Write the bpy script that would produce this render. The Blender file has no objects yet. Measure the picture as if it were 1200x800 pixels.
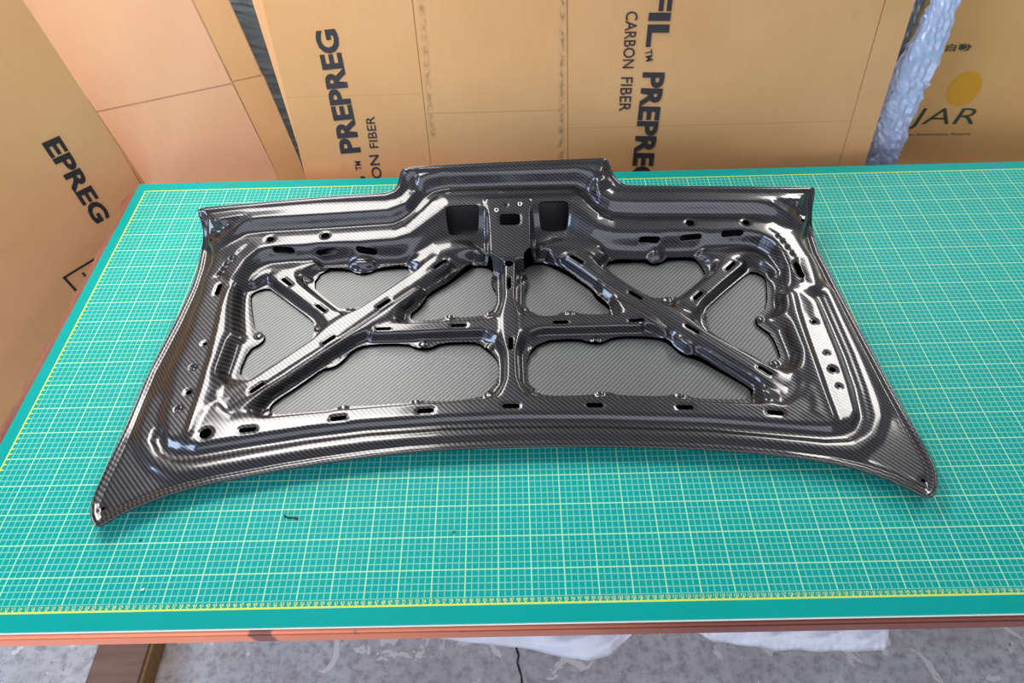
import bpy, bmesh, math, random
import numpy as np
from mathutils import Matrix, Vector

random.seed(7)
rng = np.random.default_rng(7)
SC = bpy.context.scene
COL = SC.collection
T = 0.80                                   # height of the cutting mat's top above the floor

# ------------------------------------------------------------------ camera
cam_data = bpy.data.cameras.new('camera')
cam_data.sensor_width = 36.0
cam_data.lens = 21.244
cam_data.clip_start = 0.05
cam = bpy.data.objects.new('camera', cam_data)
COL.objects.link(cam)
cam.matrix_world = Matrix(((0.999694, 0.023303, 0.008283, 0.686263),
                           (-0.013925, 0.807160, -0.590168, -1.163146),
                           (-0.020438, 0.589872, 0.807238, 1.743449),
                           (0, 0, 0, 1)))
SC.camera = cam

# ------------------------------------------------------------------ light
world = bpy.data.worlds.new('workshop_air')
SC.world = world
world.use_nodes = True
bg = world.node_tree.nodes['Background']
bg.inputs['Color'].default_value = (0.86, 0.90, 1.0, 1)
bg.inputs['Strength'].default_value = 0.36


def area(name, loc, target, sx, sy, power, col):
    d = bpy.data.lights.new(name, 'AREA')
    d.shape = 'RECTANGLE'
    d.size, d.size_y = sx, sy
    d.energy = power
    d.color = col
    o = bpy.data.objects.new(name, d)
    COL.objects.link(o)
    o.location = loc
    if target is not None:
        o.rotation_euler = (Vector(target) - Vector(loc)).to_track_quat('-Z', 'Y').to_euler()
    return o


area('ceiling_lamp_bank', (-0.5, 1.55, T + 2.2), None, 1.0, 2.5, 95, (1.0, 0.97, 0.93))
area('ceiling_lamp_bank', (2.78, 1.45, T + 2.2), None, 0.6, 2.0, 62, (1.0, 0.97, 0.93))
area('hanging_tube_lamp', (-0.08, -0.12, T + 1.2), None, 0.9, 0.22, 8.0, (1.0, 0.94, 0.90))
area('open_shutter_daylight', (1.0, -4.2, 1.25), (0.8, 0.0, 0.6), 5.0, 2.4, 74, (0.86, 0.88, 1.0))
area('side_window_daylight', (-2.6, -2.4, T + 1.15), (0.9, -0.45, T), 1.8, 1.4, 100, (0.55, 0.70, 1.0))

SC.view_settings.view_transform = 'Standard'
SC.view_settings.look = 'None'
SC.view_settings.gamma = 1.0
SC.view_settings.use_curve_mapping = False
SC.view_settings.exposure = 0.0


# ------------------------------------------------------------------ measured tables (lid: millimetres on the mat; cartons: metres in each sheet's plane)
OUTLINE = [[24.0,-185.0,100.0],[91.7,-176.9,100.0],[162.7,-171.4,101.0],[233.4,-164.7,101.0],[287.1,-161.1,102.0],[359.1,-158.3,103.0],[416.8,-156.3,104.0],[433.1,-152.3,107.0],[442.3,-145.0,112.0],[447.3,-132.7,122.0],[452.8,-118.6,138.0],[541.2,-116.0,140.0],[648.6,-111.9,140.0],[756.3,-109.2,140.0],[846.3,-105.8,139.0],[885.2,-103.3,138.0],[890.4,-110.8,124.0],[900.3,-128.6,110.0],[914.2,-144.5,104.0],[928.1,-150.3,102.0],[1042.5,-154.9,101.0],[1166.4,-161.1,101.0],[1254.3,-165.8,101.0],[1316.2,-166.8,100.0],[1316.1,-177.7,84.0],[1314.0,-194.7,64.0],[1314.7,-214.8,44.0],[1313.6,-246.7,34.0],[1313.1,-287.5,30.0],[1317.0,-326.3,29.0],[1319.6,-367.1,28.0],[1324.1,-431.0,28.0],[1331.4,-529.6,28.0],[1338.1,-619.1,28.0],[1347.0,-706.3,28.0],[1350.7,-747.9,28.0],[1350.1,-767.1,28.0],[1345.4,-784.4,28.0],[1333.6,-806.1,28.0],[1320.5,-813.4,28.0],[1307.1,-804.1,28.0],[1279.5,-785.1,28.0],[1236.1,-764.5,28.0],[1189.9,-750.1,28.0],[1116.3,-736.3,28.0],[1038.7,-726.0,28.0],[955.9,-719.1,28.0],[843.9,-712.9,28.0],[759.1,-710.0,28.0],[673.9,-709.6,28.0],[588.5,-711.1,28.0],[503.5,-715.6,28.0],[433.3,-722.4,28.0],[363.9,-731.5,28.0],[295.5,-742.0,28.0],[228.5,-754.6,28.0],[188.6,-761.8,28.0],[150.0,-771.9,28.0],[112.5,-784.0,28.0],[85.6,-795.4,28.0],[59.8,-808.8,28.0],[40.5,-822.1,28.0],[26.2,-831.9,28.0],[17.9,-823.6,28.0],[9.9,-811.2,28.0],[4.0,-796.4,28.0],[3.0,-772.9,28.0],[4.4,-744.3,28.0],[6.2,-710.0,28.0],[9.4,-659.6,28.0],[10.0,-544.5,28.0],[22.1,-433.9,28.0],[26.4,-365.6,28.0],[28.3,-335.8,29.0],[26.1,-287.0,30.0],[23.0,-240.8,36.0],[27.8,-220.8,50.0],[29.3,-204.9,68.0]]
OPENINGS = [[[145.0,-351.2,16.0],[155.3,-339.3,16.0],[177.7,-333.0,16.0],[196.6,-347.5,16.0],[241.6,-384.5,16.0],[286.1,-421.8,16.0],[291.2,-436.2,16.0],[293.0,-453.5,16.0],[290.8,-475.0,16.0],[238.0,-526.7,16.0],[202.7,-559.7,16.0],[181.1,-548.8,16.0],[168.5,-542.9,16.0],[173.7,-489.7,16.0],[196.6,-472.2,16.0],[198.1,-457.0,16.0],[190.5,-445.7,16.0],[174.3,-440.7,16.0],[159.9,-401.8,16.0],[149.2,-368.3,16.0]],[[283.2,-286.0,16.0],[336.4,-287.8,16.0],[356.9,-299.3,16.0],[378.2,-298.3,16.0],[398.4,-287.9,16.0],[457.1,-283.2,16.0],[463.1,-290.0,16.0],[469.7,-304.7,16.0],[426.3,-347.4,16.0],[370.2,-396.2,16.0],[344.1,-393.2,16.0],[334.2,-395.1,16.0],[300.1,-365.1,16.0],[265.4,-329.6,16.0]],[[591.8,-285.3,16.0],[616.8,-283.7,16.0],[638.4,-294.1,16.0],[642.0,-308.7,16.0],[634.5,-326.2,16.0],[639.9,-347.3,16.0],[647.4,-361.3,16.0],[647.4,-388.2,16.0],[640.2,-404.5,16.0],[624.0,-420.2,16.0],[568.7,-423.2,16.0],[558.4,-418.2,16.0],[546.7,-418.9,16.0],[535.4,-427.1,16.0],[480.2,-428.7,16.0],[474.9,-412.4,16.0],[492.7,-394.9,16.0],[503.9,-373.7,16.0],[505.8,-363.6,16.0],[555.9,-323.7,16.0]],[[300.2,-560.5,16.0],[322.0,-537.0,16.0],[342.9,-533.4,16.0],[355.6,-523.2,16.0],[371.4,-499.3,16.0],[384.5,-488.7,16.0],[408.1,-482.4,16.0],[476.6,-482.7,16.0],[494.6,-493.9,16.0],[521.4,-495.2,16.0],[540.2,-483.2,16.0],[602.8,-482.4,16.0],[617.5,-488.8,16.0],[646.8,-519.2,16.0],[651.5,-541.0,16.0],[650.3,-571.7,16.0],[628.5,-598.3,16.0],[617.2,-606.0,16.0],[583.8,-610.4,16.0],[553.5,-613.1,16.0],[499.3,-609.1,16.0],[488.3,-614.0,16.0],[393.2,-619.4,16.0],[379.2,-617.3,16.0],[361.6,-621.2,16.0],[353.3,-626.2,16.0],[312.9,-628.6,16.0],[251.4,-633.1,16.0],[242.9,-619.9,16.0],[246.9,-606.9,16.0]],[[708.1,-289.1,16.0],[724.4,-279.9,16.0],[748.6,-280.7,16.0],[785.6,-305.0,16.0],[817.7,-334.5,16.0],[841.6,-359.5,16.0],[845.9,-377.7,16.0],[866.8,-400.5,16.0],[872.2,-410.5,16.0],[868.2,-423.3,16.0],[815.7,-422.8,16.0],[803.6,-416.0,16.0],[786.1,-414.4,16.0],[773.4,-417.2,16.0],[762.1,-424.4,16.0],[732.0,-424.5,16.0],[714.9,-410.0,16.0],[702.6,-397.6,16.0],[702.0,-366.4,16.0],[710.1,-342.6,16.0],[710.7,-321.6,16.0],[702.3,-303.5,16.0]],[[701.7,-522.3,16.0],[732.0,-482.7,16.0],[802.8,-480.7,16.0],[820.7,-488.6,16.0],[847.1,-492.0,16.0],[867.8,-479.5,16.0],[904.6,-477.6,16.0],[952.6,-482.0,16.0],[972.8,-491.6,16.0],[986.0,-512.8,16.0],[998.2,-524.8,16.0],[1020.6,-531.2,16.0],[1050.1,-555.8,16.0],[1076.5,-576.3,16.0],[1101.0,-598.3,16.0],[1101.1,-611.6,16.0],[1094.9,-623.2,16.0],[1021.3,-620.0,16.0],[994.9,-617.1,16.0],[984.8,-610.3,16.0],[962.5,-608.0,16.0],[945.9,-612.8,16.0],[864.8,-608.4,16.0],[849.7,-600.9,16.0],[831.4,-601.0,16.0],[814.9,-607.1,16.0],[731.3,-606.3,16.0],[720.4,-595.3,16.0],[701.4,-574.0,16.0]],[[883.5,-282.8,16.0],[958.5,-282.8,16.0],[970.4,-293.0,16.0],[989.3,-291.2,16.0],[1007.3,-279.5,16.0],[1060.5,-281.3,16.0],[1070.9,-296.3,16.0],[1077.1,-318.2,16.0],[1075.0,-328.7,16.0],[1015.6,-383.0,16.0],[1000.0,-384.8,16.0],[969.3,-385.4,16.0],[954.3,-383.3,16.0],[913.1,-345.7,16.0],[873.6,-300.7,16.0],[877.4,-289.9,16.0]],[[1061.1,-414.1,16.0],[1106.3,-372.4,16.0],[1166.6,-321.1,16.0],[1179.6,-321.5,16.0],[1194.5,-335.0,16.0],[1196.0,-349.0,16.0],[1180.0,-414.5,16.0],[1160.3,-428.3,16.0],[1150.9,-439.3,16.0],[1148.6,-455.0,16.0],[1157.6,-467.6,16.0],[1170.5,-483.3,16.0],[1174.3,-530.7,16.0],[1168.1,-539.2,16.0],[1151.8,-544.4,16.0],[1144.1,-547.1,16.0],[1092.8,-505.0,16.0],[1056.2,-473.9,16.0],[1053.5,-455.3,16.0],[1054.7,-433.2,16.0]]]
REGIONS = [[1,0,[[525.4,-287.9,44.0],[471.4,-327.1,37.0],[409.0,-386.3,37.0],[349.7,-440.2,37.0],[293.1,-489.4,37.0],[239.6,-538.1,37.0],[194.7,-577.3,37.0],[166.0,-606.7,34.0],[179.8,-624.4,34.0],[208.5,-602.6,37.0],[246.4,-568.8,37.0],[299.2,-521.7,37.0],[355.0,-474.2,37.0],[413.1,-420.0,37.0],[474.5,-362.7,37.0],[540.1,-303.3,42.0]]],[0,0.8,[[546.8,-302.8,40.0],[474.2,-364.6,34.0],[412.7,-421.8,34.0],[354.5,-476.0,34.0],[298.6,-523.4,34.0],[245.8,-570.5,34.0],[215.7,-599.2,34.0]]],[0,2,[[590.9,-286.3,50.0],[508.5,-355.2,40.0],[446.0,-412.8,40.0],[387.0,-467.3,40.0],[330.7,-517.0,40.0],[277.2,-564.3,40.0],[226.1,-608.4,40.0],[194.3,-631.0,36.0]]],[1,0,[[833.9,-293.5,44.0],[867.4,-330.7,37.0],[907.0,-372.0,37.0],[960.1,-420.8,37.0],[1001.2,-457.7,37.0],[1055.9,-503.6,37.0],[1108.1,-547.3,37.0],[1147.4,-583.3,37.0],[1168.3,-608.6,34.0],[1153.6,-623.9,34.0],[1124.6,-601.4,37.0],[1093.8,-568.2,37.0],[1036.1,-515.7,37.0],[954.1,-438.6,37.0],[875.0,-371.0,37.0],[795.5,-292.2,44.0]]],[0,0.8,[[788.8,-291.7,40.0],[874.5,-378.4,34.0],[953.5,-445.6,34.0],[1035.5,-522.2,34.0],[1093.2,-574.4,34.0],[1124.4,-605.7,34.0]]],[0,2,[[754.2,-274.3,52.0],[784.4,-306.0,40.0],[865.2,-396.6,40.0],[943.4,-462.4,40.0],[1024.6,-538.5,40.0],[1080.9,-593.3,40.0],[1117.5,-624.9,40.0],[1137.1,-635.5,34.0]]],[1,0,[[205.2,-306.2,34.0],[248.0,-344.9,34.0],[292.6,-382.3,34.0],[335.7,-418.4,34.0],[323.1,-432.9,34.0],[284.1,-400.7,34.0],[243.8,-367.5,34.0],[187.0,-319.8,34.0]]],[1,0,[[1119.3,-307.9,34.0],[1055.5,-366.3,34.0],[1010.9,-406.9,34.0],[1034.4,-422.7,34.0],[1094.2,-367.5,34.0],[1152.1,-316.1,34.0]]],[1,0,[[417.5,-456.7,37.0],[466.1,-455.1,37.0],[547.5,-453.4,37.0],[645.1,-451.1,37.0],[645.1,-469.6,37.0],[548.4,-471.8,37.0],[467.9,-473.5,37.0],[409.9,-474.8,37.0]]],[1,0,[[703.9,-444.6,37.0],[775.6,-445.7,37.0],[840.7,-445.6,37.0],[897.6,-446.3,37.0],[922.2,-467.6,37.0],[838.6,-467.2,37.0],[774.3,-466.3,37.0],[703.3,-464.2,37.0]]],[1,0,[[666.1,-308.0,50.0],[665.3,-377.0,40.0],[664.6,-462.3,40.0],[666.4,-540.7,40.0],[665.9,-595.4,40.0],[660.5,-623.2,40.0],[691.6,-624.0,40.0],[684.7,-595.9,40.0],[682.7,-541.2,40.0],[682.4,-462.8,40.0],[682.1,-377.6,40.0],[685.1,-308.6,50.0]]],[1,0,[[190.7,-656.6,40.0],[222.5,-654.9,40.0],[279.9,-649.7,40.0],[375.5,-642.1,40.0],[468.9,-635.3,40.0],[557.2,-630.8,40.0],[675.3,-625.3,40.0],[734.4,-626.0,40.0],[822.7,-628.3,40.0],[968.0,-638.0,40.0],[1082.2,-648.6,40.0],[1145.8,-654.4,40.0],[1176.1,-640.1,40.0],[1193.9,-621.5,42.5],[1201.0,-645.6,42.5],[1204.1,-685.0,42.5],[1159.6,-680.9,40.0],[1076.6,-671.5,40.0],[963.9,-661.3,40.0],[820.3,-652.7,40.0],[675.0,-648.9,40.0],[558.3,-652.6,40.0],[413.4,-660.5,40.0],[327.7,-669.8,40.0],[229.5,-683.5,40.0],[149.0,-694.2,40.0],[138.0,-686.0,40.0],[147.0,-647.2,40.0],[161.0,-634.1,40.0]]],[0,1.5,[[74.9,-683.2,28.0],[86.7,-705.7,28.0],[112.4,-718.7,28.0],[146.2,-717.2,28.0],[222.7,-703.4,28.0],[327.4,-686.9,28.0],[427.3,-675.7,28.0],[557.8,-669.1,28.0],[674.4,-667.9,28.0],[819.6,-671.5,28.0],[1005.8,-681.9,28.0],[1089.2,-692.8,28.0],[1192.0,-705.6,28.0],[1224.8,-704.9,28.0],[1247.7,-695.9,28.0],[1266.0,-672.1,28.0],[1277.9,-613.1,28.0],[1281.2,-545.9,28.0],[1280.3,-477.4,28.0],[1278.0,-408.0,28.0]]],[0,3,[[47.7,-610.6,34.0],[48.5,-661.3,34.0],[58.3,-693.8,34.0],[83.3,-720.8,34.0],[122.4,-736.9,34.0],[169.6,-735.0,34.0],[236.9,-722.9,34.0],[332.8,-706.7,34.0],[431.0,-694.9,34.0],[559.5,-687.7,34.0],[674.3,-686.5,34.0],[817.3,-690.0,34.0],[1000.3,-701.7,34.0],[1096.1,-713.4,34.0],[1190.0,-726.5,34.0],[1236.2,-725.3,34.0],[1273.0,-704.4,34.0],[1291.7,-672.8,34.0],[1296.0,-617.3,34.0],[1299.0,-544.9,34.0],[1297.6,-466.3,34.0],[1297.4,-391.8,34.0]]],[1,0,[[23.8,-692.6,27.0],[22.5,-772.9,27.0],[24.6,-800.0,27.0],[60.0,-792.3,27.0],[99.1,-765.9,27.0],[51.3,-729.1,27.0]]],[1,0,[[1318.2,-676.1,27.0],[1325.6,-736.2,27.0],[1328.0,-780.7,27.0],[1301.2,-769.9,27.0],[1255.8,-745.2,27.0],[1287.4,-719.9,27.0]]],[1,0,[[108.7,-343.0,42.0],[107.1,-403.4,40.0],[110.9,-441.7,40.0],[118.3,-525.4,40.0],[120.5,-607.3,40.0],[121.9,-676.0,40.0],[95.2,-678.6,40.0],[85.0,-623.7,40.0],[81.2,-543.2,40.0],[83.4,-465.5,40.0],[76.7,-402.5,40.0],[75.7,-341.9,42.0]]],[0,1.2,[[108.5,-358.4,44.0],[109.7,-406.8,44.0],[114.3,-444.9,44.0],[122.4,-528.2,44.0],[124.5,-609.8,44.0],[126.9,-676.7,44.0]]],[1,0,[[1235.1,-401.2,42.0],[1226.9,-448.3,40.0],[1223.3,-518.4,40.0],[1221.4,-583.7,40.0],[1218.4,-652.9,40.0],[1218.9,-677.6,40.0],[1240.1,-678.1,40.0],[1251.3,-662.0,40.0],[1254.1,-619.9,40.0],[1258.6,-548.0,40.0],[1258.8,-480.0,40.0],[1259.6,-423.6,42.0]]],[0,1.2,[[1219.0,-408.9,44.0],[1215.3,-471.7,44.0],[1214.8,-536.4,44.0],[1214.8,-595.1,44.0],[1214.4,-646.8,44.0],[1213.4,-676.4,44.0]]],[1,0,[[68.2,-327.8,42.0],[83.8,-280.3,54.0],[101.7,-255.7,62.0],[126.3,-230.6,66.0],[162.5,-224.2,66.0],[322.6,-215.8,66.0],[431.6,-209.4,66.0],[449.0,-199.1,68.0],[474.2,-181.0,77.0],[497.5,-156.8,88.0],[515.3,-138.5,94.0],[547.4,-132.1,98.0],[683.3,-135.8,99.0],[798.8,-136.3,98.0],[819.8,-135.9,97.0],[837.3,-148.7,91.0],[862.9,-179.4,77.0],[894.1,-199.6,68.0],[942.2,-204.4,66.0],[1076.2,-206.7,66.0],[1146.7,-211.1,66.0],[1188.6,-214.7,66.0],[1221.5,-231.4,66.0],[1250.3,-267.6,60.0],[1268.2,-316.4,50.0],[1269.6,-380.2,42.0],[1241.9,-383.8,42.0],[1236.9,-353.7,50.0],[1226.3,-306.9,60.0],[1209.5,-276.1,66.0],[1174.6,-249.5,66.0],[1139.0,-244.4,66.0],[1069.6,-239.9,66.0],[938.1,-235.2,66.0],[895.8,-232.2,67.0],[858.7,-222.7,76.0],[828.5,-190.3,90.0],[810.8,-172.6,96.0],[682.8,-173.0,97.0],[542.7,-170.5,96.0],[524.7,-178.6,92.0],[492.8,-206.0,80.0],[463.8,-231.7,69.0],[435.1,-243.9,66.0],[327.9,-250.2,66.0],[170.8,-260.9,66.0],[155.4,-262.8,66.0],[129.6,-288.1,58.0],[113.1,-320.8,48.0],[105.8,-338.3,42.0]]],[1,0,[[132.4,-195.0,96.0],[165.1,-189.6,96.0],[235.4,-183.0,96.0],[324.5,-179.7,96.0],[417.3,-175.2,96.0],[448.9,-163.9,98.0],[466.7,-146.9,106.0],[475.4,-130.7,124.0],[480.8,-131.0,124.0],[477.6,-148.9,105.0],[460.9,-179.3,97.0],[422.0,-193.9,96.0],[327.6,-199.5,96.0],[239.5,-204.1,96.0],[169.0,-206.7,96.0],[144.6,-208.4,96.0]]],[1,0,[[872.2,-149.4,122.0],[880.1,-160.5,104.0],[894.0,-170.1,98.0],[916.0,-167.2,96.0],[1075.9,-173.3,96.0],[1215.9,-182.7,96.0],[1245.9,-189.1,96.0],[1221.1,-196.1,96.0],[1072.7,-189.2,96.0],[914.4,-180.6,96.0],[889.5,-179.5,97.0],[868.5,-169.6,103.0],[862.8,-154.5,122.0]]],[0,3,[[487.1,-127.4,132.0],[541.4,-129.1,136.0],[648.5,-127.8,136.0],[755.6,-126.5,136.0],[844.7,-125.9,136.0],[862.9,-125.7,132.0]]],[0,1.5,[[151.0,-331.7,33.0],[162.0,-303.8,33.0],[183.2,-287.7,33.0],[218.0,-284.0,33.0],[325.0,-285.2,33.0],[396.3,-286.3,33.0],[477.6,-283.0,33.0],[502.4,-271.5,38.0],[523.9,-262.1,44.0],[555.9,-257.8,46.0],[586.3,-260.1,46.0],[614.9,-276.3,44.0]]],[0,1.5,[[740.5,-267.8,46.0],[769.3,-258.9,46.0],[808.5,-256.5,46.0],[840.1,-264.8,42.0],[867.6,-279.5,36.0],[894.1,-282.4,33.0],[962.7,-284.7,33.0],[1015.9,-282.8,33.0],[1086.7,-281.6,33.0],[1142.0,-271.1,33.0],[1185.9,-272.6,33.0],[1206.4,-295.4,33.0],[1212.2,-338.3,33.0]]],[0,1,[[600.3,-271.8,14.5],[500.2,-361.0,14.5]]],[0,1,[[423.3,-475.7,14.5],[402.3,-478.1,14.5],[380.3,-484.5,14.5],[365.5,-495.1,14.5],[348.1,-508.4,14.5],[325.5,-527.2,14.5],[270.8,-572.5,14.5],[242.3,-598.8,14.5]]],[0,1,[[751.7,-272.0,14.5],[775.3,-299.7,14.5],[846.1,-376.4,14.5]]],[0,1,[[947.2,-476.7,14.5],[970.7,-491.5,14.5],[995.3,-515.9,14.5],[1018.7,-534.9,14.5],[1075.1,-584.0,14.5]]],[0,1,[[423.3,-475.7,14.5],[480.7,-476.3,14.5],[546.1,-476.2,14.5],[619.7,-475.3,14.5]]],[0,1,[[742.1,-475.8,14.5],[807.4,-474.6,14.5],[905.5,-472.4,14.5],[947.3,-475.7,14.5]]],[0,1,[[651.7,-307.6,14.5],[652.5,-388.2,14.5]]],[0,1,[[653.9,-522.8,14.5],[654.5,-579.1,14.5]]],[0,1,[[698.6,-309.1,14.5],[696.7,-391.8,14.5]]],[0,1,[[697.0,-520.1,14.5],[697.9,-576.6,14.5]]],[1,0,[[48.3,-197.5,94.0],[127.0,-194.8,96.0],[133.2,-206.9,95.0],[101.4,-224.5,84.0],[71.6,-237.0,68.0],[43.4,-225.2,60.0]]],[1,0,[[1301.2,-176.7,95.0],[1239.0,-188.9,96.0],[1224.9,-196.4,95.0],[1255.8,-212.5,84.0],[1280.0,-224.5,66.0],[1299.4,-215.2,64.0]]]]
BRACKET = [[630.1,-177.3,99.0],[718.4,-178.0,99.0],[720.0,-242.0,82.0],[718.5,-289.9,64.0],[704.3,-304.1,52.0],[655.7,-304.8,52.0],[634.6,-291.9,64.0],[632.5,-233.4,84.0]]
HOLES = [[[217.3,-675.4,39.8],[237.1,-673.6,39.8],4.6],[[368.4,-657.1,39.8],[388.4,-655.3,39.8],4.6],[[516.5,-645.5,39.8],[536.9,-644.6,39.8],4.6],[[663.3,-639.3,39.8],[683.9,-639.8,39.8],4.6],[[806.8,-641.3,39.8],[827.2,-641.8,39.8],4.6],[[959.6,-649.1,39.8],[979.7,-650.3,39.8],4.6],[[1109.7,-663.1,39.8],[1129.1,-665.4,39.8],4.6],[[523.2,-310.7,40.8],[542.6,-293.0,40.8],4.2],[[418.1,-408.5,36.8],[435.8,-392.3,36.8],4.2],[[325.3,-493.8,36.8],[341.7,-478.9,36.8],4.2],[[214.5,-595.3,36.8],[229.0,-581.8,36.5],4.2],[[802.1,-291.7,43.5],[821.8,-308.2,42.0],4.2],[[911.4,-386.7,36.8],[929.2,-403.0,36.8],4.2],[[1006.5,-472.8,36.8],[1022.8,-487.8,36.8],4.2],[[1118.7,-570.4,36.8],[1133.4,-583.8,36.8],4.2],[[212.8,-327.9,33.8],[229.7,-342.3,33.8],4.2],[[295.6,-399.8,33.8],[311.4,-413.2,33.8],4.2],[[1115.3,-328.5,33.8],[1131.6,-313.2,33.8],4.2],[[1035.2,-404.5,33.8],[1050.3,-390.3,33.8],4.2],[[422.3,-463.2,36.8],[444.9,-463.0,36.8],4],[[565.6,-459.3,36.8],[588.3,-459.1,36.8],4],[[758.6,-457.5,36.8],[781.3,-457.3,36.8],4],[[902.4,-457.6,36.8],[925.1,-457.3,36.5],4],[[669.4,-314.0,48.8],[676.3,-314.7,49.2],6],[[673.6,-351.1,43.5],[673.3,-369.2,41.0],4.2],[[674.7,-496.5,39.8],[674.4,-516.0,39.8],4.6],[[157.0,-679.5,39.8],[157.3,-679.5,39.8],10],[[91.5,-368.0,41.0],[92.2,-347.5,41.8],5],[[101.9,-491.0,40.0],[102.3,-491.0,40.0],4],[[103.7,-597.3,40.0],[104.0,-597.3,40.0],5.2],[[1246.9,-340.2,52.0],[1250.4,-359.4,47.8],8.5],[[1243.2,-473.2,40.0],[1243.1,-473.6,40.0],4.2],[[1243.0,-580.3,39.8],[1242.9,-580.7,39.8],5.8],[[1243.0,-544.5,39.8],[1242.9,-544.9,39.8],2.4],[[1242.6,-615.1,39.8],[1242.5,-615.4,39.8],2.4],[[178.3,-243.7,66.0],[178.7,-243.7,66.0],8],[[291.8,-237.4,65.8],[292.2,-237.4,65.8],9],[[1052.2,-226.3,65.8],[1052.5,-226.3,65.8],8.5],[[1167.1,-229.6,65.8],[1167.4,-229.6,65.8],7.5],[[194.4,-269.8,51.5],[223.5,-268.0,49.5],8],[[280.2,-265.9,40.8],[310.5,-265.8,40.5],8],[[362.9,-265.7,43.2],[392.6,-263.9,41.2],8],[[952.3,-253.9,42.5],[981.7,-256.8,44.8],8],[[1037.0,-254.3,42.8],[1066.7,-255.7,43.5],8],[[1120.2,-255.7,51.2],[1150.5,-255.8,50.2],8],[[24.0,-802.7,26.8],[24.3,-802.7,26.8],3.6],[[1324.7,-785.0,27.0],[1325.0,-785.0,27.0],3.6],[[49.7,-238.6,58.0],[50.1,-238.6,58.0],4],[[1286.7,-226.2,65.0],[1287.4,-225.7,64.5],4],[[669.8,-191.7,95.2],[670.2,-191.7,95.2],2.6]]
RECTS = [[[541.6,-187.9,93.8],[614.8,-186.7,95.0],[610.5,-223.7,45.5],[546.9,-229.2,49.2]],[[736.1,-183.2,96.0],[801.1,-182.7,95.8],[799.1,-225.6,52.0],[740.7,-221.9,46.8]],[[656.4,-210.5,88.8],[698.9,-210.8,88.8],[698.2,-235.5,80.2],[656.0,-235.3,80.2]]]
DIMPLES = [[1224.8,-271.7,60.0],[1232.0,-284.3,57.8],[1238.6,-299.3,55.5],[1244.8,-313.8,53.0],[106.1,-287.1,50.2],[96.6,-298.8,45.2],[91.2,-309.8,42.0],[86.8,-319.7,37.5],[96.4,-544.0,35.0],[96.8,-631.2,34.8]]
BUMPS = [[368.8,-291.9,18.0],[476.0,-290.6,18.0],[356.5,-393.0,18.0],[258.9,-317.0,18.0],[187.4,-458.1,18.0],[298.8,-442.7,18.0],[483.9,-388.1,18.0],[557.0,-420.8,18.0],[636.9,-326.9,18.0],[632.4,-416.7,18.0],[508.2,-487.7,18.0],[634.7,-497.3,18.0],[634.0,-602.3,18.0],[375.9,-621.9,18.0],[505.1,-611.3,18.0],[243.0,-630.6,18.0],[980.6,-287.9,18.0],[988.4,-390.5,18.0],[1055.3,-435.9,18.0],[1155.3,-445.3,18.0],[706.8,-333.9,18.0],[708.2,-408.2,18.0],[791.5,-419.4,18.0],[850.4,-381.8,18.0],[835.2,-487.1,18.0],[715.1,-501.6,18.0],[713.4,-597.3,18.0],[831.7,-604.0,18.0],[972.9,-611.2,18.0],[1102.7,-616.4,18.0],[1157.0,-548.8,18.0]]
WELD = [[650.3,-203.8,91.5],[699.3,-191.8,95.5]]
ZONES = [["latch_mount",[[620.6,-154.8],[730.0,-156.2],[730.3,-247.8],[724.4,-315.4],[706.9,-338.1],[653.3,-336.3],[629.6,-314.6],[620.1,-243.8]]],["centre_brace",[[651.7,-294.1],[707.9,-296.0],[699.1,-620.1],[651.5,-620.6]]],["diagonal_brace",[[499.3,-281.7],[572.8,-254.6],[608.9,-268.3],[609.6,-304.7],[509.9,-384.2],[382.5,-510.8],[309.4,-578.0],[254.9,-622.3],[218.2,-643.4],[174.6,-635.6],[157.5,-611.1],[175.9,-583.4],[215.1,-568.2],[299.5,-490.8],[378.4,-410.6],[474.2,-321.6]]],["diagonal_brace",[[745.4,-242.9],[784.0,-259.3],[846.0,-283.7],[870.3,-320.5],[948.2,-402.3],[1003.0,-448.7],[1047.8,-490.7],[1086.7,-521.2],[1135.2,-562.2],[1170.3,-599.4],[1172.0,-623.9],[1149.7,-640.4],[1091.7,-614.8],[1013.3,-545.8],[984.9,-531.8],[944.4,-491.7],[866.0,-423.5],[812.6,-348.8],[750.1,-295.0]]],["corner_brace",[[171.0,-298.4],[200.5,-287.4],[266.2,-334.5],[306.8,-378.9],[351.0,-413.0],[298.8,-457.6],[249.1,-396.9],[197.7,-355.2]]],["corner_brace",[[1079.8,-333.1],[1138.5,-287.2],[1182.7,-293.6],[1161.7,-335.7],[1099.0,-386.0],[1048.2,-438.5],[1004.7,-407.2],[1044.5,-364.1]]],["cross_brace",[[402.2,-472.8],[462.5,-424.9],[486.8,-438.3],[651.4,-430.6],[651.4,-503.9],[542.9,-498.8],[413.3,-497.1],[378.0,-507.8]]],["cross_brace",[[704.3,-428.0],[760.6,-425.5],[866.4,-424.5],[903.1,-446.7],[942.4,-488.6],[900.0,-495.3],[702.3,-501.5]]]]
PLANES = {"C":[[0.6,0.085,0.75],[1.0,0.0,0.0],[0.0,0.4226,0.9063]],"A":[[-0.278,0.1016,0.74],[0.6392,0.769,0.0],[0.0,0.0,1.0]],"B":[[-0.109,0.1828,0.68],[0.9404,0.3401,0.0],[-0.1383,0.3825,0.9135]],"F":[[0.6,0.235,0.75],[1.0,0.0,0.0],[0.0,0.342,0.9397]],"W":[[0.6,0.15,0.75],[1.0,0.0,0.0],[0.0,0.342,0.9397]]}
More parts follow.
